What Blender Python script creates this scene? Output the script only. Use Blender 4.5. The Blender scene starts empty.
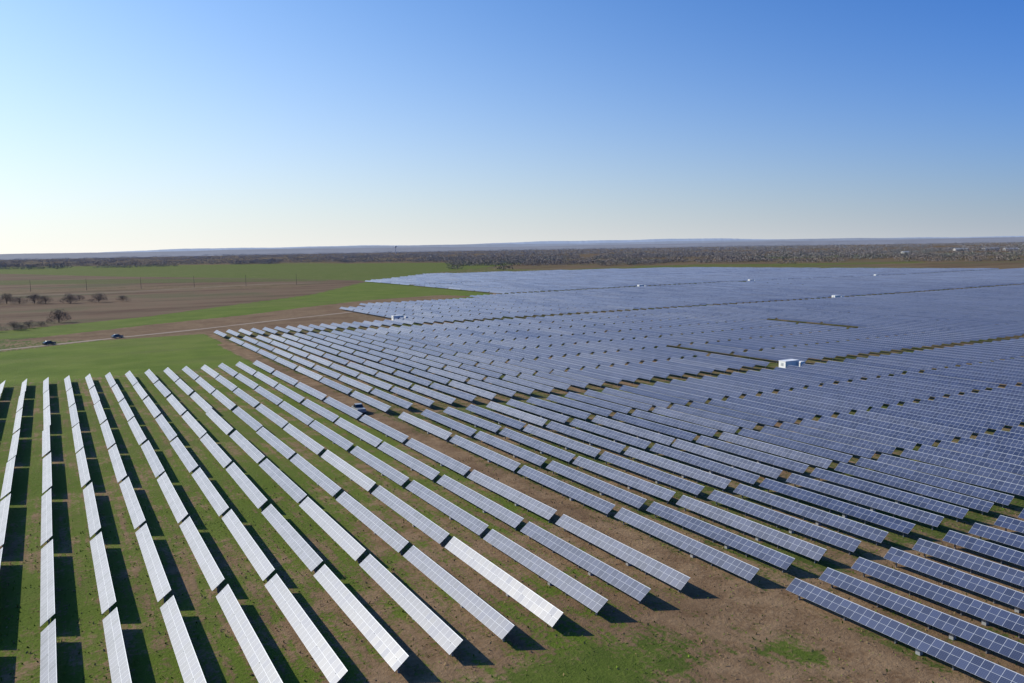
import bpy, bmesh, math, random
import numpy as np
from mathutils import Vector, Matrix
random.seed(7); rng=np.random.default_rng(7)
S=bpy.context.scene; C=S.collection
ALPHA=math.radians(29.3)
def link(o): C.objects.link(o); return o
def height(x,y):
    d=np.sqrt(x*x+y*y); r=np.clip((d-180)/350,0,1)*np.clip((2600-d)/800,0,1)
    return r*(.45*np.sin(x/117+1.0)*np.sin(y/133+.4)+.22*np.sin(x/63+y/81))
# ---------------------------------------------------------------- materials
def newmat(n):
    m=bpy.data.materials.new(n); m.use_nodes=True; nt=m.node_tree
    return m,nt,nt.nodes['Principled BSDF']
def simple(n,col,rough=.7,metal=0,noise=0.0,nscale=3):
    m,nt,b=newmat(n); b.inputs['Roughness'].default_value=rough; b.inputs['Metallic'].default_value=metal
    if noise:
        t=nt.nodes.new('ShaderNodeTexCoord'); z=nt.nodes.new('ShaderNodeTexNoise'); z.inputs['Scale'].default_value=nscale; z.inputs['Detail'].default_value=5
        nt.links.new(t.outputs['Object'],z.inputs['Vector'])
        r=nt.nodes.new('ShaderNodeMix'); r.data_type='RGBA'
        r.inputs[6].default_value=(*[c*(1-noise) for c in col],1); r.inputs[7].default_value=(*[min(1,c*(1+noise)) for c in col],1)
        nt.links.new(z.outputs['Fac'],r.inputs[0]); nt.links.new(r.outputs[2],b.inputs['Base Color'])
    else: b.inputs['Base Color'].default_value=(*col,1)
    return m
class NB:
    def __init__(s,nt): s.nt=nt
    def val(s,i,v):
        if hasattr(v,'links'): s.nt.links.new(v,i)
        else: i.default_value=v
    def m(s,op,a,b=None,c=None):
        n=s.nt.nodes.new('ShaderNodeMath'); n.operation=op
        for k,v in enumerate((a,b,c)):
            if v is not None: s.val(n.inputs[k],v)
        return n.outputs[0]
    def mix(s,f,a,b,bt='MIX'):
        n=s.nt.nodes.new('ShaderNodeMix'); n.data_type='RGBA'; n.blend_type=bt
        s.val(n.inputs[0],f)
        for k,v in ((6,a),(7,b)):
            if hasattr(v,'links'): s.nt.links.new(v,n.inputs[k])
            else: n.inputs[k].default_value=(*v,1)
        return n.outputs[2]
    def noise(s,vec,scale,detail=4,rough=.55,stretch=None):
        if stretch:
            mp=s.nt.nodes.new('ShaderNodeMapping'); mp.inputs['Scale'].default_value=stretch
            s.nt.links.new(vec,mp.inputs[0]); vec=mp.outputs[0]
        n=s.nt.nodes.new('ShaderNodeTexNoise'); n.inputs['Scale'].default_value=scale; n.inputs['Detail'].default_value=detail; n.inputs['Roughness'].default_value=rough
        s.nt.links.new(vec,n.inputs['Vector']); return n.outputs['Fac']
    def step(s,v,a,b,kind='SMOOTHSTEP'):
        n=s.nt.nodes.new('ShaderNodeMapRange'); n.interpolation_type=kind
        s.val(n.inputs[0],v); n.inputs[1].default_value=a; n.inputs[2].default_value=b; return n.outputs[0]
# solar glass
TL=22.9; TW=1.60; AX=1.15; MV=TW/2
def make_glass(name,far=0.0):
    m,nt,b=newmat(name); B=NB(nt)
    uv=nt.nodes.new('ShaderNodeUVMap'); uv.uv_map='UVMap'
    sp=nt.nodes.new('ShaderNodeSeparateXYZ'); nt.links.new(uv.outputs[0],sp.inputs[0])
    u,v=sp.outputs[0],sp.outputs[1]
    def line(x,w):
        f=B.m('FRACT',x); d=B.m('MINIMUM',f,B.m('SUBTRACT',1.0,f)); return B.m('LESS_THAN',d,w)
    fr=B.m('MAXIMUM',line(u,.020),line(B.m('DIVIDE',v,MV),.018))
    fr=B.m('MAXIMUM',fr,B.m('GREATER_THAN',v,TW-.06))
    cell=B.m('MAXIMUM',line(B.m('MULTIPLY',u,5.0),.04),line(B.m('MULTIPLY',v,5/MV),.04))
    oi=nt.nodes.new('ShaderNodeObjectInfo')
    cmb=nt.nodes.new('ShaderNodeCombineXYZ')
    nt.links.new(B.m('FLOOR',u),cmb.inputs[0]); nt.links.new(B.m('FLOOR',B.m('DIVIDE',v,MV)),cmb.inputs[1]); nt.links.new(B.m('MULTIPLY',oi.outputs['Random'],913.0),cmb.inputs[2])
    wn=nt.nodes.new('ShaderNodeTexWhiteNoise'); wn.noise_dimensions='3D'; nt.links.new(cmb.outputs[0],wn.inputs['Vector'])
    base=B.mix(wn.outputs['Value'],(.003,.011,.050),(.010,.026,.092))
    c1=B.mix(B.m('MULTIPLY',cell,.3),base,(.16,.21,.32))
    c2=B.mix(fr,c1,(.40,.42,.46))
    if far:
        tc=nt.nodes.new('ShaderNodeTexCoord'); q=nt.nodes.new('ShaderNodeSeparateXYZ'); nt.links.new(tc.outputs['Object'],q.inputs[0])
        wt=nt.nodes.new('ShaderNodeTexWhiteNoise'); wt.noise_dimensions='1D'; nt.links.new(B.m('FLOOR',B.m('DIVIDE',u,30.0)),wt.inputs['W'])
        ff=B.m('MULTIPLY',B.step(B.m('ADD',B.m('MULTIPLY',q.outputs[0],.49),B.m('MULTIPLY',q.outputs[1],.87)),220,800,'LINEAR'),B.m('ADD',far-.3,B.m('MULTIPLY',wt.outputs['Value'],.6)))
        c2=B.mix(ff,c2,(.16,.20,.30))  # distance haze mixed into the far panel colour, dust varies it per table
    nt.links.new(c2,b.inputs['Base Color'])
    nt.links.new(B.m('ADD',.41,B.m('MULTIPLY',wn.outputs['Value'],.08)),b.inputs['Roughness'])
    b.inputs['IOR'].default_value=1.78
    return m
M_glass=make_glass('solar_glass'); M_glassf=make_glass('hazed_dusty_solar_glass',.32)
M_back=simple('module_back',(.06,.06,.065),.7)
M_steel=simple('galvanised_steel',(.20,.205,.21),.6,.4,.15,4)
M_white=simple('white_enclosure_paint',(.80,.79,.76),.45,0,.05,1.5)
M_lgrey=simple('light_grey_paint',(.50,.51,.51),.5,0,.05,1.5)
M_grey=simple('grey_metal',(.34,.35,.36),.5,.2,.1,3)
M_conc=simple('concrete',(.30,.28,.25),.9,0,.2,2)
M_dark=simple('dark_louvre',(.05,.05,.055),.6)
M_bark=simple('bark',(.10,.075,.055),.9,0,.3,5)
M_wood=simple('weathered_pole_wood',(.13,.10,.08),.9,0,.2,4)
M_tyre=simple('tyre_rubber',(.02,.02,.02),.8)
M_rim=simple('wheel_rim',(.5,.5,.5),.35,.8)
M_win=simple('car_glass',(.02,.025,.03),.08)
M_lamp=simple('lamp_lens',(.8,.8,.75),.2)
# ---------------------------------------------------------------- world / light / camera
SUN_AZ=math.radians(-40); SUN_EL=math.radians(31)
w=bpy.data.worlds.new('World'); S.world=w; w.use_nodes=True
nt=w.node_tree; B=NB(nt)
bg=nt.nodes['Background']; STR=.12; bg.inputs[1].default_value=STR
sky=nt.nodes.new('ShaderNodeTexSky'); sky.sky_type='NISHITA'; sky.sun_disc=False
sky.sun_elevation=SUN_EL; sky.sun_rotation=SUN_AZ; sky.altitude=0; sky.air_density=1.0; sky.dust_density=.7; sky.ozone_density=3.0
tc=nt.nodes.new('ShaderNodeTexCoord'); sp=nt.nodes.new('ShaderNodeSeparateXYZ'); nt.links.new(tc.outputs['Generated'],sp.inputs[0])
elz=B.m('MAXIMUM',sp.outputs[2],0.0)
sdot=B.m('ADD',B.m('MULTIPLY',sp.outputs[0],math.sin(SUN_AZ)),B.m('MULTIPLY',sp.outputs[1],math.cos(SUN_AZ)))
tt=B.step(sdot,-.42,.80,'LINEAR')
c=B.mix(1.0,sky.outputs[0],B.mix(tt,(.10,.47,1.14),(.52,1.02,1.42)),'MULTIPLY')
hz=B.mix(tt,tuple(v/STR for v in (.34,.40,.49)),tuple(v/STR for v in (1.06,1.02,.94)))
f=B.m('MULTIPLY',B.m('POWER',2.718,B.m('MULTIPLY',elz,B.m('ADD',-12.5,B.m('MULTIPLY',tt,7.8)))),.95)
c=B.mix(f,c,hz); nt.links.new(c,bg.inputs[0])
sd=Vector((math.sin(SUN_AZ)*math.cos(SUN_EL),math.cos(SUN_AZ)*math.cos(SUN_EL),math.sin(SUN_EL)))
L=bpy.data.lights.new('sun','SUN'); L.energy=5.0; L.angle=math.radians(.5); L.color=(1,.935,.81)
so=link(bpy.data.objects.new('sun',L)); so.rotation_euler=sd.to_track_quat('Z','Y').to_euler(); so.location=(-200,200,200)
cam=bpy.data.cameras.new('camera'); cam.lens=824/1024*36; cam.sensor_width=36; cam.clip_end=60000; cam.clip_start=.5
co=link(bpy.data.objects.new('camera',cam))
PITCH=math.radians(6.6)
co.matrix_world=Matrix.Translation((0,0,34.5))@Matrix.Rotation(-ALPHA,4,'Z')@Matrix.Rotation(math.pi/2-PITCH,4,'X')@Matrix.Rotation(math.radians(-1.0),4,'Z')
S.camera=co
S.view_settings.view_transform='Standard'; S.view_settings.look='None'; S.view_settings.exposure=0
# ---------------------------------------------------------------- ground
fwd=(math.sin(ALPHA),math.cos(ALPHA)); rgt=(math.cos(ALPHA),-math.sin(ALPHA))
def inpoly(px,py,poly):
    r=np.zeros(px.shape,bool); n=len(poly)
    for i in range(n):
        x1,y1=poly[i]; x2,y2=poly[(i+1)%n]
        c=((y1>py)!=(y2>py))
        xi=(x2-x1)*(py-y1)/((y2-y1) if y2!=y1 else 1e-9)+x1
        r^=(c&(px<xi))
    return r
def axis(lo,d0,d1,hi,mid):
    a=list(np.arange(d0,d1,2.5)); x=d1
    while x<mid: a.append(x); x+=10
    st=20
    while x<hi: a.append(x); x+=st; st*=1.1
    a.append(hi); x=d0-5; st=5; b=[]
    while x>lo: b.append(x); x-=st; st*=1.12
    b.append(lo); return np.array(b[::-1]+a)
gx=axis(-26000,-150,330,26000,1100); gy=axis(-6000,10,560,30000,2000)
GX,GY=np.meshgrid(gx,gy)
X=GX.ravel(); Y=GY.ravel(); Z=height(X,Y)
nx,ny=len(gx),len(gy)
g=bpy.data.meshes.new('ground')
idx=np.arange(nx*ny).reshape(ny,nx)
F=np.stack([idx[:-1,:-1],idx[:-1,1:],idx[1:,1:],idx[1:,:-1]],-1).reshape(-1,4)
def fast_mesh(me,V,F):
    me.vertices.add(len(V)); me.vertices.foreach_set('co',np.ascontiguousarray(V,dtype=np.float32).ravel())
    n=F.shape[1]; me.loops.add(F.size); me.loops.foreach_set('vertex_index',np.ascontiguousarray(F,dtype=np.int32).ravel())
    me.polygons.add(len(F)); me.polygons.foreach_set('loop_start',np.arange(0,F.size,n,dtype=np.int32)); me.polygons.foreach_set('loop_total',np.full(len(F),n,dtype=np.int32))
    me.update(); me.validate()
fast_mesh(g,np.stack([X,Y,Z],1),F)
DD=X*fwd[0]+Y*fwd[1]; LL=(X*rgt[0]+Y*rgt[1])/np.maximum(DD,1)
dirt=np.full(X.shape,.42); lush=np.zeros(X.shape); dry=np.zeros(X.shape)
dirt=np.where((X>-60)&(X<55)&(Y>56)&(Y<257),.40+.28*np.clip((125-Y)/65,0,1)*np.clip((X+5)/45,0,1),dirt)
lush=np.where((X>-60)&(X<53)&(Y>56)&(Y<257),.85,lush)
dirt=np.where((X>53.5)&(X<58.5)&(Y<390),.95,dirt)
dirt=np.where((X>58.5)&(Y<380),.52,dirt)
dirt=np.where((X>58.5)&(Y<57)&(Y>20),.70,dirt)
dirt=np.where((Y<58)&(X<60),.72+.22*np.clip((X-38)/15,0,1),dirt)
dirt=np.where((Y<33),.78,dirt)
dirt=np.where((Y>152)&(Y<160)&(X>62),.35,dirt)
gp=np.exp(-(((X-32)/14)**2+((Y-52)/4.5)**2))*(Y<58.5); dirt-=.62*gp; lush+=.45*gp
gp=np.exp(-(((X-53)/3)**2+((Y-46)/5)**2)); dirt-=.6*gp; lush+=.4*gp
P_green=[(-400,257),(54,257),(56,385),(20,368),(-17,345),(-150,300),(-400,240)]
k=inpoly(X,Y,P_green); lush=np.where(k,1,lush); dirt=np.where(k,.08,dirt)
P_wedge=[(-16,402),(30,392),(88,420),(171,462),(280,524),(288,560),(292,830),(240,740),(180,640),(48,490),(-40,432),(-300,390),(-300,330)]
k=inpoly(X,Y,P_wedge); lush=np.where(k,.8,lush); dirt=np.where(k,.10,dirt)
P_dirt=[(22,366),(142,366),(152,396),(174,440),(172,480),(262,520),(250,552),(190,536),(143,502),(94,460),(40,430),(-15,390)]
k=inpoly(X,Y,P_dirt); dirt=np.where(k,1.15,dirt); lush=np.where(k,0,lush); dry=np.where(k,.35,dry)
P_brown=[(-1200,300),(-300,390),(-40,432),(48,490),(180,640),(240,740),(292,830),(300,880),(270,960),(100,1350),(-100,1850),(-900,2500),(-2500,2200)]
kb=inpoly(X,Y,P_brown); dry=np.where(kb,1,dry)
k=inpoly(X,Y,[(-120,1180),(40,1040),(270,880),(280,940),(200,1090),(60,1240),(-60,1330)]); dry=np.where(k,.35,dry); dirt=np.where(k,.2,dirt)
k=inpoly(X,Y,[(-400,880),(60,850),(190,760),(230,800),(190,860),(60,930),(-400,1000)]); dry=np.where(k,.60,dry); dirt=np.where(k,.6,dirt)
P_band=[(-900,2500),(-100,1850),(100,1350),(270,960),(300,880),(288,800),(430,1010),(608,1190),(900,1500),(700,1800),(0,2700),(-1000,3300)]
kband=inpoly(X,Y,P_band); lush=np.where(kband,.45,lush); dirt=np.where(kband,.2,dirt); dry=np.where(kband,.10,dry)
k=(X>935)|((Y>1000)&(X>620))
k&=~kband; dry=np.where(k,.85,dry)
far=(np.hypot(X,Y)>2300)&(lush==0); dry=np.where(far,.9,dry)
k=(DD>1180)&(DD<1290)&(LL>.15)&(LL<.5); dry=np.where(k,.2,dry); lush=np.where(k,.3,lush); dirt=np.where(k,.25,dirt)
k=(DD>1700)&(DD<1960)&(LL>.28); dry=np.where(k,.15,dry); lush=np.where(k,.3,lush); dirt=np.where(k,.25,dirt)
ca=g.color_attributes.new('zone','FLOAT_COLOR','POINT')
ca.data.foreach_set('color',np.stack([dirt,np.clip(lush,0,1),dry,np.ones_like(X)],1).astype(np.float32).ravel())
def ground_mat():
    m,nt,b=newmat('ground_soil_and_grass'); B=NB(nt)
    tc=nt.nodes.new('ShaderNodeTexCoord'); P=tc.outputs['Object']
    at=nt.nodes.new('ShaderNodeVertexColor'); at.layer_name='zone'
    sp=nt.nodes.new('ShaderNodeSeparateColor'); nt.links.new(at.outputs[0],sp.inputs[0])
    D,Lu,Dr=sp.outputs
    n20=B.noise(P,.06,5); n4=B.noise(P,.35,6,.6); n1=B.noise(P,2.2,6,.65); nst=B.noise(P,1.0,5,.6,(.9,.06,1)); nbig=B.noise(P,.008,4)
    nst2=B.noise(P,1.0,4,.6,(.004,.03,1)); nrow=B.noise(P,1.0,5,.65,(.012,.05,1))
    nf=B.noise(P,9,4,.7)
    s=B.m('ADD',D,B.m('MULTIPLY',B.m('SUBTRACT',n20,.5),.9))
    s=B.m('ADD',s,B.m('MULTIPLY',B.m('SUBTRACT',n4,.5),.9))
    s=B.m('ADD',s,B.m('MULTIPLY',B.m('SUBTRACT',nst,.5),1.1))
    s=B.m('ADD',s,B.m('MULTIPLY',B.m('SUBTRACT',n1,.5),1.1))
    mask=B.step(s,.36,.66)
    grass=B.mix(B.step(n4,.3,.7),(.050,.084,.010),(.100,.135,.022))
    grass=B.mix(B.m('MULTIPLY',B.step(n1,.35,.75),.4),grass,(.16,.145,.05))
    lushc=B.mix(B.step(n20,.3,.7),(.100,.155,.012),(.150,.205,.024))
    lushc=B.mix(B.m('MULTIPLY',B.step(nbig,.45,.6),.4),lushc,(.16,.18,.04))
    lushc=B.mix(B.m('MULTIPLY',B.step(nrow,.5,.7),.35),lushc,(.16,.155,.05))
    grass=B.mix(Lu,grass,lushc)
    soil=B.mix(B.step(n4,.3,.7),(.165,.094,.048),(.30,.195,.108))
    soil=B.mix(B.m('MULTIPLY',B.step(n1,.4,.7),.5),soil,(.35,.24,.14))
    soil=B.mix(B.m('MULTIPLY',B.step(n20,.55,.40),.5),soil,(.135,.078,.042))
    c=B.mix(mask,grass,soil)
    dryc=B.mix(B.step(nst2,.35,.65),(.115,.064,.040),(.195,.126,.076))
    dryc=B.mix(B.m('MULTIPLY',B.step(n20,.4,.65),.35),dryc,(.16,.13,.072))
    dryc=B.mix(B.m('MULTIPLY',B.step(nbig,.5,.62),.6),dryc,(.105,.105,.045))
    c=B.mix(Dr,c,dryc)
    c=B.mix(B.m('MULTIPLY',nf,.3),c,(.06,.045,.02))
    nt.links.new(c,b.inputs['Base Color']); b.inputs['Roughness'].default_value=.95; b.inputs['Specular IOR Level'].default_value=.1
    bp=nt.nodes.new('ShaderNodeBump'); bp.inputs['Strength'].default_value=.7; bp.inputs['Distance'].default_value=.25
    nt.links.new(B.m('ADD',B.m('ADD',n1,B.m('MULTIPLY',n4,1.2)),B.m('MULTIPLY',nf,.4)),bp.inputs['Height']); nt.links.new(bp.outputs[0],b.inputs['Normal'])
    return m
g.materials.append(ground_mat())
go=link(bpy.data.objects.new('ground',g)); go['kind']='structure'
def ribbon(name,pts,width,mat,zo=.05,stp=5,sm=12):
    P=[]; 
    for (a,b2) in zip(pts[:-1],pts[1:]):
        a=Vector(a);b2=Vector(b2); n=max(1,int((b2-a).length/stp))
        for i in range(n): P.append(a.lerp(b2,i/n))
    P.append(Vector(pts[-1])); V=[];Fc=[]
    for _ in range(sm): P=[P[0]]+[(P[i-1]+P[i]*2+P[i+1])/4 for i in range(1,len(P)-1)]+[P[-1]]
    for i,p in enumerate(P):
        t=(P[min(i+1,len(P)-1)]-P[max(i-1,0)]).normalized(); nrm=Vector((-t.y,t.x)); ww=width*.5*(1+.12*math.sin(i*.7)+.08*random.uniform(-1,1))
        for s in (1,0,-1):
            q=p+nrm*ww*s; V.append((q.x,q.y,float(height(np.float64(q.x),np.float64(q.y)))+zo))
        if i: k=3*i; Fc+= [(k-3,k-2,k+1,k),(k-2,k-1,k+2,k+1)]
    me=bpy.data.meshes.new(name); me.from_pydata(V,[],Fc); me.materials.append(mat)
    o=link(bpy.data.objects.new(name,me)); o['kind']='structure'; return o
M_road=simple('pale_dirt_road',(.26,.19,.125),.95,0,.25,.5)
M_track=simple('worn_track',(.21,.155,.10),.95,0,.3,.6)
ribbon('dirt_road',[(-260,262),(-120,312),(-17,352),(25,374),(58,389),(88,407),(171,451),(279,517),(300,560),(420,575)],4.0,M_road)
ribbon('field_track',[(-260,880),(20,800),(200,860),(245,840)],5,M_track)
# ---------------------------------------------------------------- solar tables
def box(bm,sx,sy,sz,c=(0,0,0),mat=0,M=None):
    r=bmesh.ops.create_cube(bm,size=1); vs=r['verts']
    for v in vs: v.co=Vector((v.co.x*sx+c[0],v.co.y*sy+c[1],v.co.z*sz+c[2]))
    if M is not None:
        for v in vs: v.co=M@v.co
    fs=set(f for v in vs for f in v.link_faces)
    for f in fs: f.material_index=mat
    return vs
def cyl(bm,r1,r2,h,M,seg=10,mat=0):
    r=bmesh.ops.create_cone(bm,cap_ends=True,segments=seg,radius1=r1,radius2=r2,depth=h)
    for v in r['verts']: v.co=M@v.co
    for f in set(f for v in r['verts'] for f in v.link_faces): f.material_index=mat
def tomesh(bm,name,mats,smooth=False):
    me=bpy.data.meshes.new(name); bm.normal_update(); bm.to_mesh(me); bm.free()
    for m in mats: me.materials.append(m)
    if smooth:
        for p in me.polygons: p.use_smooth=True
    return me
pm=bpy.data.meshes.new('panel_array')
t=.045; z0=.09
V=[(sx*TW/2,sy*TL/2,z0+zz) for zz in (0,t) for sx,sy in ((-1,-1),(1,-1),(1,1),(-1,1))]
Fp=[(4,5,6,7),(3,2,1,0),(0,1,5,4),(1,2,6,5),(2,3,7,6),(3,0,4,7)]
pm.from_pydata(V,[],Fp); pm.materials.append(M_glass); pm.materials.append(M_back)
uvl=pm.uv_layers.new(name='UVMap')
US=28/TL
for p in pm.polygons:
    p.material_index=0 if p.index==0 else 1
    for li in p.loop_indices:
        v=pm.vertices[pm.loops[li].vertex_index].co; uvl.data[li].uv=((v.y+TL/2)*US,v.x+TW/2)
bm=bmesh.new()
cyl(bm,.07,.07,TL-.1,Matrix.Rotation(math.pi/2,4,'X'),8)
for i in range(13): box(bm,TW*.9,.05,.05,(0,-TL/2+.9+i*(TL-1.8)/12,.065))
tube=tomesh(bm,'torque_tube',[M_steel])
bm=bmesh.new(); box(bm,.16,.10,AX+.3,(0,0,(AX-.3)/2)); box(bm,.26,.14,.2,(0,0,AX)); post=tomesh(bm,'support_post',[M_steel])
bm=bmesh.new(); box(bm,.35,.5,.4,(-.0,0,.75)); box(bm,.12,.9,.12,(0,.5,.8)); box(bm,.4,.4,.75,(0,0,.3)); drive=tomesh(bm,'drive_motor',[M_grey])
tables=[]
def add(x,y0): tables.append((x,y0+.6))
for i in range(20):
    for k in range(8): add(52.6-4.97*i,59+24.2*k)
xs=[60+5*i+2*(i//26) for i in range(170)]
for i,x in enumerate(xs):
    if i<70: add(x+1.2,31.0)
    for k in range(4): add(x,57+24.2*k)
    for k in range(7):
        y=159.5+24.2*k
        if 173<x<178 and k<2: continue
        if 266<x<277 and k in (2,3): continue
        add(x,y)
    for k in range(7):
        y=338+24.2*k
        if x<142 and k>0: continue
        if x<165 and k>4: continue
        if x<250 and k>5: continue
        if 500<x<508 and k>3: continue
        add(x,y)
    if x>283:
        for k in range(20):
            y=520+24.2*k+(10 if k>6 else 0)
            if y+12>812+(x-282)*1.17: continue
            if y+12>(987-(x-431)*.336 if x<770 else 873-(x-770)*2.64): continue
            add(x,y)
def view(x,y):
    z=x*fwd[0]+y*fwd[1]; l=x*rgt[0]+y*rgt[1]; return z,l
info=[]
for (x,y0) in tables:
    yc=y0+TL/2; z,l=view(x,yc)
    if z<10 or l/z>1.6: continue
    vis=False
    for yy in (y0,yc,y0+TL):
        z1,l1=view(x,yy); 
        if z1>20:
            yp=835/(z1/33+.116)
            if abs(l1/z1)<.63 and yp<442: vis=True
    info.append((0 if vis else 1,math.hypot(x,yc),x,y0))
info.sort()
near=[i for i in info if i[0]==0][:300]; nset=set((i[2],i[3]) for i in near)
rest=[i for i in info if (i[2],i[3]) not in nset]
TILT=math.radians(-37.5)
for n,(_,d,x,y0) in enumerate(near):
    ya,yb=y0,y0+TL; ha=float(height(x,ya)); hb=float(height(x,yb))
    e=bpy.data.objects.new('solar_table',None); link(e); e.empty_display_size=.5
    e.location=(x+random.gauss(0,.06),(ya+yb)/2+random.gauss(0,.15),(ha+hb)/2); e.rotation_euler=(math.atan2(hb-ha,TL)+random.gauss(0,.003),0,random.gauss(0,.002))
    white=(x<56)
    e['label']='long tilted silvery solar panel table over grass and soil' if white else 'long tilted blue solar panel table on steel posts'
    e['category']='solar panel'; e['group']='rows of tracking solar panel tables'
    ti=TILT+math.radians(random.gauss(0,1.4))
    p=bpy.data.objects.new('panel_array',pm); p.parent=e; p.location=(0,0,AX); p.rotation_euler=(0,ti,0); link(p)
    p=bpy.data.objects.new('torque_tube',tube); p.parent=e; p.location=(0,0,AX); p.rotation_euler=(0,ti,0); link(p)
    for k in range(5):
        p=bpy.data.objects.new('support_post',post); p.parent=e; p.location=(0,-10.4+5.2*k,0); link(p)
    if n<120:
        p=bpy.data.objects.new('drive_motor',drive); p.parent=e; p.location=(0,-2.2,0); link(p)
n=len(rest); base=np.array(V); ca_=np.zeros((n*8,3)); 
for i,(_,d,x,y0) in enumerate(rest):
    ti=TILT+math.radians(random.gauss(0,1.8)); c,s=math.cos(ti),math.sin(ti)
    bx=base[:,0]*c+base[:,2]*s; bz=-base[:,0]*s+base[:,2]*c
    yy=base[:,1]+y0+TL/2
    ca_[i*8:i*8+8,0]=bx+x; ca_[i*8:i*8+8,1]=yy; ca_[i*8:i*8+8,2]=bz+AX+height(np.full(8,x),yy)
FF=(np.arange(n)[:,None,None]*8+np.array(Fp)[None]).reshape(-1,4)
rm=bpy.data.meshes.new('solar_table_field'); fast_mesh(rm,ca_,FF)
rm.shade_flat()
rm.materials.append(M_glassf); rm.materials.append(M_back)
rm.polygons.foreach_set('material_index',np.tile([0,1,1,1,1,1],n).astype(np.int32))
ul=rm.uv_layers.new(name='UVMap')
uvb=np.array([[(base[v][1]+TL/2)*US,base[v][0]+TW/2] for f in Fp for v in f])
U=np.tile(uvb,(n,1)).reshape(n,24,2); U[:,:,0]+=(np.arange(n)%700)[:,None]*30+.001
ul.data.foreach_set('uv',U.astype(np.float32).ravel())
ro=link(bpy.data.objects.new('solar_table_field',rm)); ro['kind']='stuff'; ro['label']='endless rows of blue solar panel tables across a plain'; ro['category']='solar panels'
# ---------------------------------------------------------------- inverter houses
def part(name,me,par,loc=(0,0,0),rot=(0,0,0)):
    o=bpy.data.objects.new(name,me); o.parent=par; o.location=loc; o.rotation_euler=rot; link(o); return o
def bev(bm,w):
    bmesh.ops.bevel(bm,geom=list(bm.edges),offset=w,segments=1,affect='EDGES')
bm=bmesh.new(); box(bm,6.0,3.2,.35,(0,0,.12)); slab=tomesh(bm,'foundation_slab',[M_conc])
bm=bmesh.new(); box(bm,5.2,2.4,2.0,(0,0,1.30)); bev(bm,.03); 
for i in range(8): box(bm,.05,2.44,1.8,(-2.4+i*.68,0,1.30))
hw=tomesh(bm,'wall',[M_white])
bm=bmesh.new(); box(bm,5.4,2.6,.12,(0,0,2.37)); bev(bm,.03); hr=tomesh(bm,'roof',[M_white])
bm=bmesh.new(); box(bm,.9,.06,1.6,(0,0,0)); hd=tomesh(bm,'door',[M_white])
bm=bmesh.new(); 
for i in range(7): box(bm,.8,.05,.05,(0,0,-.35+i*.12))
hv=tomesh(bm,'louvre_vent',[M_lgrey])
bm=bmesh.new(); box(bm,1.8,1.4,1.5,(0,0,.95)); bev(bm,.05); 
for i in range(9): box(bm,.06,.3,1.1,(-.72+i*.18,.84,1.0))
tb=tomesh(bm,'tank_body',[M_white]); 
bm=bmesh.new(); box(bm,2.4,2.2,.3,(0,0,.1)); tsl=tomesh(bm,'foundation_slab',[M_conc])
def house(x,y,rz=0):
    h=float(height(x,y)); e=link(bpy.data.objects.new('inverter_house',None)); e.location=(x,y,h); e.rotation_euler=(0,0,rz)
    e['label']='white metal inverter cabin on a concrete slab between panels'; e['category']='cabin'; e['group']='inverter cabins in the solar field'
    part('foundation_slab',slab,e); part('wall',hw,e); part('roof',hr,e)
    for dx in (-1.6,0.2): part('door',hd,e,(dx,-1.26,1.15))
    part('louvre_vent',hv,e,(1.7,-1.26,1.5)); part('louvre_vent',hv,e,(2.66,.2,1.5),(0,0,math.pi/2)); part('louvre_vent',hv,e,(-2.66,0,1.5),(0,0,math.pi/2))
    e=link(bpy.data.objects.new('transformer_cabinet',None)); e.location=(x+4.8,y+.1,float(height(x+4.8,y))); e.rotation_euler=(0,0,rz)
    e['label']='pale boxy transformer cabinet with cooling fins beside a cabin'; e['category']='transformer'; e['group']='transformers in the solar field'
    part('foundation_slab',tsl,e); part('tank_body',tb,e)
for p in [(174,156.5),(409,333),(404,512.5),(522,512.5),(685,512.5),(145,370)]: house(*p)
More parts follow.
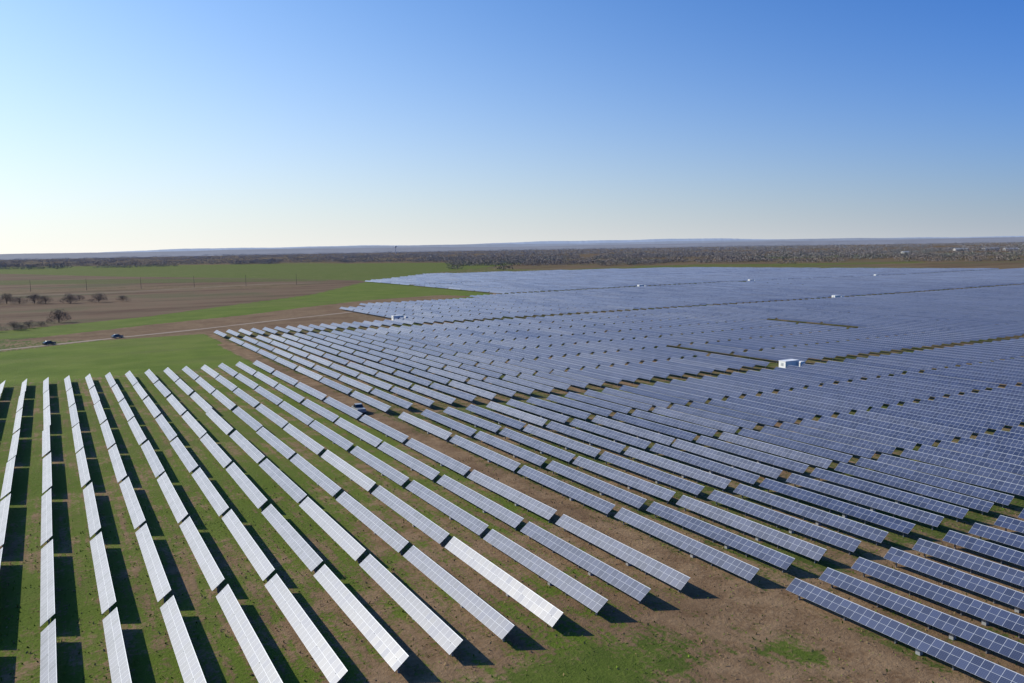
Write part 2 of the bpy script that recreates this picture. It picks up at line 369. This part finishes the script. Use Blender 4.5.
# ---------------------------------------------------------------- vehicles
def vehicle(name,profile,cabin,loc,rz,col,label,cat,Ln=4.5,Wd=1.8,wx=(-1.35,1.4)):
    paint=simple(name+'_paint',col,.3)
    e=link(bpy.data.objects.new(name,None)); e.location=(*loc,float(height(np.float64(loc[0]),np.float64(loc[1])))+.05); e.rotation_euler=(0,0,rz)
    e['label']=label; e['category']=cat
    def ext(prof,wb,wt,nm,mat,b):
        bm=bmesh.new(); zmin=min(p[1] for p in prof); zmax=max(p[1] for p in prof)
        L_,R_=[],[]
        for (x,z) in prof:
            k=(z-zmin)/(zmax-zmin); hw_=(wb*(1-k)+wt*k)/2
            L_.append(bm.verts.new((x,hw_,z))); R_.append(bm.verts.new((x,-hw_,z)))
        n=len(prof); bm.faces.new(L_); bm.faces.new(R_[::-1])
        for i in range(n): bm.faces.new((L_[i],R_[i],R_[(i+1)%n],L_[(i+1)%n]))
        bmesh.ops.recalc_face_normals(bm,faces=bm.faces); 
        if b: bmesh.ops.bevel(bm,geom=list(bm.edges),offset=b,segments=2,affect='EDGES')
        return tomesh(bm,nm,[mat])
    part('body',ext(profile,Wd,Wd*.94,'body',paint,.05),e)
    part('window',ext(cabin,Wd*.93,Wd*.74,'window',M_win,.03),e)
    zs=max(p[1] for p in cabin); tx=[p[0] for p in cabin if p[1]>zs-.05]
    bm=bmesh.new(); box(bm,max(tx)-min(tx)+.1,Wd*.76,.06,((max(tx)+min(tx))/2,0,zs+.02)); bev(bm,.02); part('roof',tomesh(bm,'roof',[paint]),e)
    bm=bmesh.new(); cyl(bm,.34,.34,.24,Matrix.Rotation(math.pi/2,4,'X'),18,0); cyl(bm,.2,.2,.26,Matrix.Rotation(math.pi/2,4,'X'),12,1); wm=tomesh(bm,'wheel',[M_tyre,M_rim])
    for a in wx:
        for s in (-1,1): part('wheel',wm,e,(a,s*(Wd/2-.1),.34))
    bm=bmesh.new(); box(bm,.06,.32,.16); lm=tomesh(bm,'headlight',[M_lamp]); xf=max(p[0] for p in profile)
    for s in (-1,1): part('headlight',lm,e,(xf,s*.6,.72))
car_p=[(-2.2,.3),(2.2,.3),(2.25,.62),(2.1,.85),(1.0,.98),(-1.9,1.02),(-2.25,.85)]
car_c=[(1.05,.96),(.35,1.42),(-1.1,1.45),(-1.95,.99)]
pk_p=[(-2.6,.4),(2.6,.4),(2.65,.8),(2.5,1.05),(1.3,1.15),(-2.6,1.15)]
pk_c=[(1.35,1.12),(.7,1.75),(-.5,1.78),(-.7,1.12)]
vehicle('parked_car',car_p,car_c,(-1,362),.5,(.025,.03,.04),'dark sedan on the pale dirt road by a green field','car')
vehicle('parked_car',car_p,car_c,(23.5,373),.45,(.10,.11,.12),'dark grey car parked on the pale dirt road','car')
vehicle('pickup_truck',pk_p,pk_c,(55.6,166),1.5,(.30,.31,.32),'grey pickup truck parked in the bare service lane','truck',5.2,1.9,(-1.7,1.65))
# ---------------------------------------------------------------- foliage
def leafmat(n,rough=.9):
    m,nt,b=newmat(n); a=nt.nodes.new('ShaderNodeVertexColor'); a.layer_name='tint'; nt.links.new(a.outputs[0],b.inputs['Base Color']); b.inputs['Roughness'].default_value=rough; b.inputs['Specular IOR Level'].default_value=.1; return m
M_fol=leafmat('winter_foliage')
def quads(name,P,a,b,s,c):
    Vv=np.stack([P-a*s-b*s*.7,P+a*s-b*s*.6,P+a*s*.8+b*s,P-a*s*.7+b*s*.8],1).reshape(-1,3)
    me=bpy.data.meshes.new(name); fast_mesh(me,Vv,np.arange(len(P)*4).reshape(-1,4)); me.materials.append(M_fol)
    c=np.repeat(c,4,axis=0); c=np.concatenate([c,np.ones((len(c),1))],1)
    t_=me.color_attributes.new('tint','FLOAT_COLOR','POINT'); t_.data.foreach_set('color',c.astype(np.float32).ravel()); return me
def clumps(name,cx,cy,cz,rx,rz,col,per,fs,var=.7):
    n=len(cx); N=n*per; ci=np.repeat(np.arange(n),per)
    d=rng.normal(size=(N,3)); d/=np.linalg.norm(d,axis=1)[:,None]; r=(.45+.6*rng.random(N))
    P=np.stack([cx[ci]+d[:,0]*r*rx[ci],cy[ci]+d[:,1]*r*rx[ci],cz[ci]+d[:,2]*r*rz[ci]],1)
    a=rng.normal(size=(N,3)); a/=np.linalg.norm(a,axis=1)[:,None]; b=np.cross(a,rng.normal(size=(N,3))); b/=np.linalg.norm(b,axis=1)[:,None]
    s=(fs[ci]*(.5+rng.random(N)))[:,None]
    return quads(name,P,a,b,s,col[ci]*(1-var/2+var*rng.random(N))[:,None])
cx,cy,rx,rz,col=[],[],[],[],[]
Zs=[1240,1300,1370,1450,1530,1620,1720,1840,1980,2130,2300,2500,2750,3050,3400,3900,4500,5300,6400,8000]
for Zb in Zs:
    sp_=max(6,Zb*.0034); th=-.72
    while th<.72:
        th+=sp_/Zb*random.uniform(.6,1.4)
        gate=math.sin(th*9+Zb*.013)+math.sin(th*23+Zb*.031)*.7+math.sin(th*57+Zb)*.5
        px=th/.62
        if Zb<2300 and px<-.12:
            if Zb in (1980,2130) :
                if gate<.2: continue
            elif Zb in (1530,) and px>-.4:
                if gate<.9: continue
            else: continue
        if Zb<1500 and px>=-.12 and gate<.5: continue
        if Zb in (1720,1840) and px>.1 and gate<.7: continue
        if Zb in (2500,3050) and gate<0: continue
        if px>.35 and (Zb<1400) and gate<1.0: continue
        if gate<-1.0 and Zb<3500: continue
        z=Zb*(1+random.uniform(-.03,.03)); l=z*math.tan(th*.98)
        x=z*fwd[0]+l*rgt[0]; y=z*fwd[1]+l*rgt[1]
        if x<985 and y<1060 and x>280 : continue
        hgt=random.uniform(2.0,4.4)*(1+Zb/8000)
        cx.append(x);cy.append(y);rx.append(hgt*random.uniform(1.4,2.6)*(1+Zb/4000));rz.append(hgt)
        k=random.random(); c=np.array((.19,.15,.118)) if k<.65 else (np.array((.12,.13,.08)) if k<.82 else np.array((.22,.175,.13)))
        hz_=min(1,max(0,(Zb-700)/3600))**.8; c=c*(1-hz_)+np.array((.285,.295,.325))*hz_; col.append(c)  # farther clumps get distance haze blended into their tint
cx,cy,rx,rz,col=map(np.array,(cx,cy,rx,rz,col))
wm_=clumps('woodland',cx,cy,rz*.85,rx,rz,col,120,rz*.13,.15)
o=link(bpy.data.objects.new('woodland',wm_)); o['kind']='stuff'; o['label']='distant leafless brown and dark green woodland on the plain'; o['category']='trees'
# grass tufts near
N=16000
px_=rng.uniform(-20,110,N); py_=rng.uniform(28,120,N)
pz=np.abs(rng.normal(.05,.03,N))
a=rng.normal(size=(N,3)); a[:,2]*=.2; a/=np.linalg.norm(a,axis=1)[:,None]; b=np.tile(np.array([[0,0,1.0]]),(N,1))+rng.normal(size=(N,3))*.6
ccol=np.array([(.12,.18,.02)])*(.7+.7*rng.random((N,1))); br=rng.random(N)<.5; ccol[br]=np.array((.25,.18,.09))*(.7+.6*rng.random((br.sum(),1)))
gm=quads('grass_tufts',np.stack([px_,py_,pz],1),a,b,rng.uniform(.03,.09,N)[:,None],ccol)
o=link(bpy.data.objects.new('grass_tufts',gm)); o['kind']='stuff'; o['label']='scattered short grass and weed tufts on bare soil'; o['category']='grass'
# individual trees
def tree(x,y,H,R,label,cc,dens=2600,kind='bare_tree'):
    h=float(height(np.float64(x),np.float64(y))); e=link(bpy.data.objects.new(kind,None)); e.location=(x,y,h)
    e['label']=label; e['category']='tree'; e['group']='trees in the ploughed field'
    bm=bmesh.new(); cyl(bm,H*.03,H*.015,H*.5,Matrix.Translation((0,0,H*.24)),8)
    for i in range(14):
        a=i*2.4+random.random(); el=random.uniform(.3,1.25); ln=H*random.uniform(.3,.5)
        d=Vector((math.cos(a)*math.cos(el),math.sin(a)*math.cos(el),math.sin(el))); q=d.to_track_quat('Z','Y').to_matrix().to_4x4()
        cyl(bm,H*.013,H*.004,ln,Matrix.Translation(Vector((0,0,H*random.uniform(.08,.48)))+d*ln*.5)@q,5)
    part('trunk',tomesh(bm,'trunk',[M_bark]),e)
    n=34; a=rng.random(n)*6.28; zf=rng.random(n); rr=R*.85*np.sqrt(rng.random(n))*np.sqrt(np.clip(1.15-zf,0,1)); zz=H*(.12+.6*zf)
    me=clumps('crown',np.cos(a)*rr,np.sin(a)*rr,zz,R*(.2+.2*rng.random(n)),H*(.12+.08*rng.random(n)),np.tile(np.array(cc),(n,1))*(.8+.4*rng.random((n,1))),dens//n,np.full(n,H*.013))
    part('crown',me,e)
BR=(.19,.15,.12)
for (x,y,H,R) in [(-26,684,9,8),(-9,674,8.5,7.5),(-2,668,7,6.5),(13,657,9,7.5),(31,654,8.5,7.5),(3.8,479,8.5,6),(-60,700,8,7.5),(-80,640,7,7),(-38,690,6,6),(47,660,5.5,5.5),(-18,678,6,7),(20,690,5,5)]:
    tree(x,y,H,R,'bare brown winter tree standing in a ploughed field',BR)
for (x,y,H,R) in [(-15,446,5,5),(-22,440,4.8,4.5),(-9,452,4.5,4.5),(-30,452,5,5.5),(-4,458,3.5,4),(-38,446,4.5,5),(-46,455,5,5),(-26,446,4,5),(-12,440,3.5,4)]:
    tree(x,y,H,R,'low leafless thicket tree at the field edge',(.20,.16,.13))
# utility poles
for i in range(7):
    x=-60+i*46; y=905-i*14; e=link(bpy.data.objects.new('utility_pole',None)); e.location=(x,y,float(height(np.float64(x),np.float64(y))))
    e['label']='wooden utility pole with a crossarm in a brown field'; e['category']='pole'; e['group']='utility poles along the field track'
    bm=bmesh.new(); cyl(bm,.2,.13,11,Matrix.Translation((0,0,5.4)),8); part('pole_shaft',tomesh(bm,'pole_shaft',[M_wood]),e)
    bm=bmesh.new(); box(bm,.12,2.6,.14,(0,0,10.2)); 
    for s in (-1.1,-.4,.4,1.1): cyl(bm,.06,.04,.2,Matrix.Translation((0,s,10.37)),6)
    part('crossarm',tomesh(bm,'crossarm',[M_wood]),e)
# distant hills
def hills(name,R,h0,amp,seed,col):
    V=[];Fc=[];n=500; rr=random.Random(seed); ph=[rr.random()*6 for _ in range(6)]
    for i in range(n+1):
        th=-.9+1.8*i/n; az=ALPHA+th; hh=h0+amp*(math.sin(th*5+ph[0])*.5+math.sin(th*13+ph[1])*.3+math.sin(th*31+ph[2])*.15+math.sin(th*90+ph[3])*.05+rr.uniform(-.03,.03))
        for (r_,z) in ((R*.9,-2),(R,hh),(R*1.15,-2)): V.append((math.sin(az)*r_,math.cos(az)*r_,z))
        if i: k=3*i; Fc+=[(k-3,k,k+1,k-2),(k-2,k+1,k+2,k-1)]
    me=bpy.data.meshes.new(name); me.from_pydata(V,[],Fc); me.materials.append(simple(name+'_haze',col,1,0,.2,.004))  # ridge surface colour carries the blue-grey of distance haze
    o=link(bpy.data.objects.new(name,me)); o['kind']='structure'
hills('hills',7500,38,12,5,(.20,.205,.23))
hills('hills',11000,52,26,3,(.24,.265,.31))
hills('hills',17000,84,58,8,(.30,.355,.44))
# water tower
wt=link(bpy.data.objects.new('water_tower',None)); th=math.atan2(398-512,824); z=5200; l=z*math.tan(th)
wt.location=(z*fwd[0]+l*rgt[0],z*fwd[1]+l*rgt[1],0); wt['label']='pale water tower rising above distant trees'; wt['category']='water tower'
M_tow=simple('weathered_tower_paint',(.42,.44,.48),.6)
bm=bmesh.new(); r=bmesh.ops.create_uvsphere(bm,u_segments=20,v_segments=12,radius=1)
for v in r['verts']: v.co=Vector((v.co.x*8,v.co.y*8,v.co.z*5+44))
part('tank',tomesh(bm,'tank',[M_tow],True),wt)
bm=bmesh.new(); cyl(bm,3,2,42,Matrix.Translation((0,0,20)),16); part('tower_shaft',tomesh(bm,'tower_shaft',[M_tow]),wt)
# barns
M_roof=simple('barn_roof',(.42,.41,.40),.6,.1,.1,.3); M_wallb=simple('barn_wall',(.42,.40,.37),.7,0,.1,.3)
for (px,z,Ln,colr) in [(960,2300,40,0),(990,2350,60,0),(905,1900,16,0),(1010,2200,40,0)]:
    l=z*(px-512)/824; x=z*fwd[0]+l*rgt[0]; y=z*fwd[1]+l*rgt[1]
    e=link(bpy.data.objects.new('farm_building',None)); e.location=(x,y,0); e.rotation_euler=(0,0,random.uniform(-.6,.2)); e['label']='pale gabled farm building among distant trees'; e['category']='barn'
    bm=bmesh.new(); box(bm,Ln,12,4.5,(0,0,2.25)); part('wall',tomesh(bm,'wall',[M_wallb]),e)
    bm=bmesh.new(); h=Ln/2+.5
    v=[bm.verts.new(c) for c in ((-h,-6.5,4.4),(-h,6.5,4.4),(-h,0,7.2),(h,-6.5,4.4),(h,6.5,4.4),(h,0,7.2))]
    for f in ((0,2,1),(3,4,5),(0,3,5,2),(1,2,5,4),(0,1,4,3)): bm.faces.new([v[i] for i in f])
    bmesh.ops.recalc_face_normals(bm,faces=bm.faces); part('roof',tomesh(bm,'roof',[M_roof]),e)
    bm=bmesh.new(); box(bm,3.5,.12,3.4,(0,-6.05,1.7)); part('door',tomesh(bm,'door',[M_dark]),e)
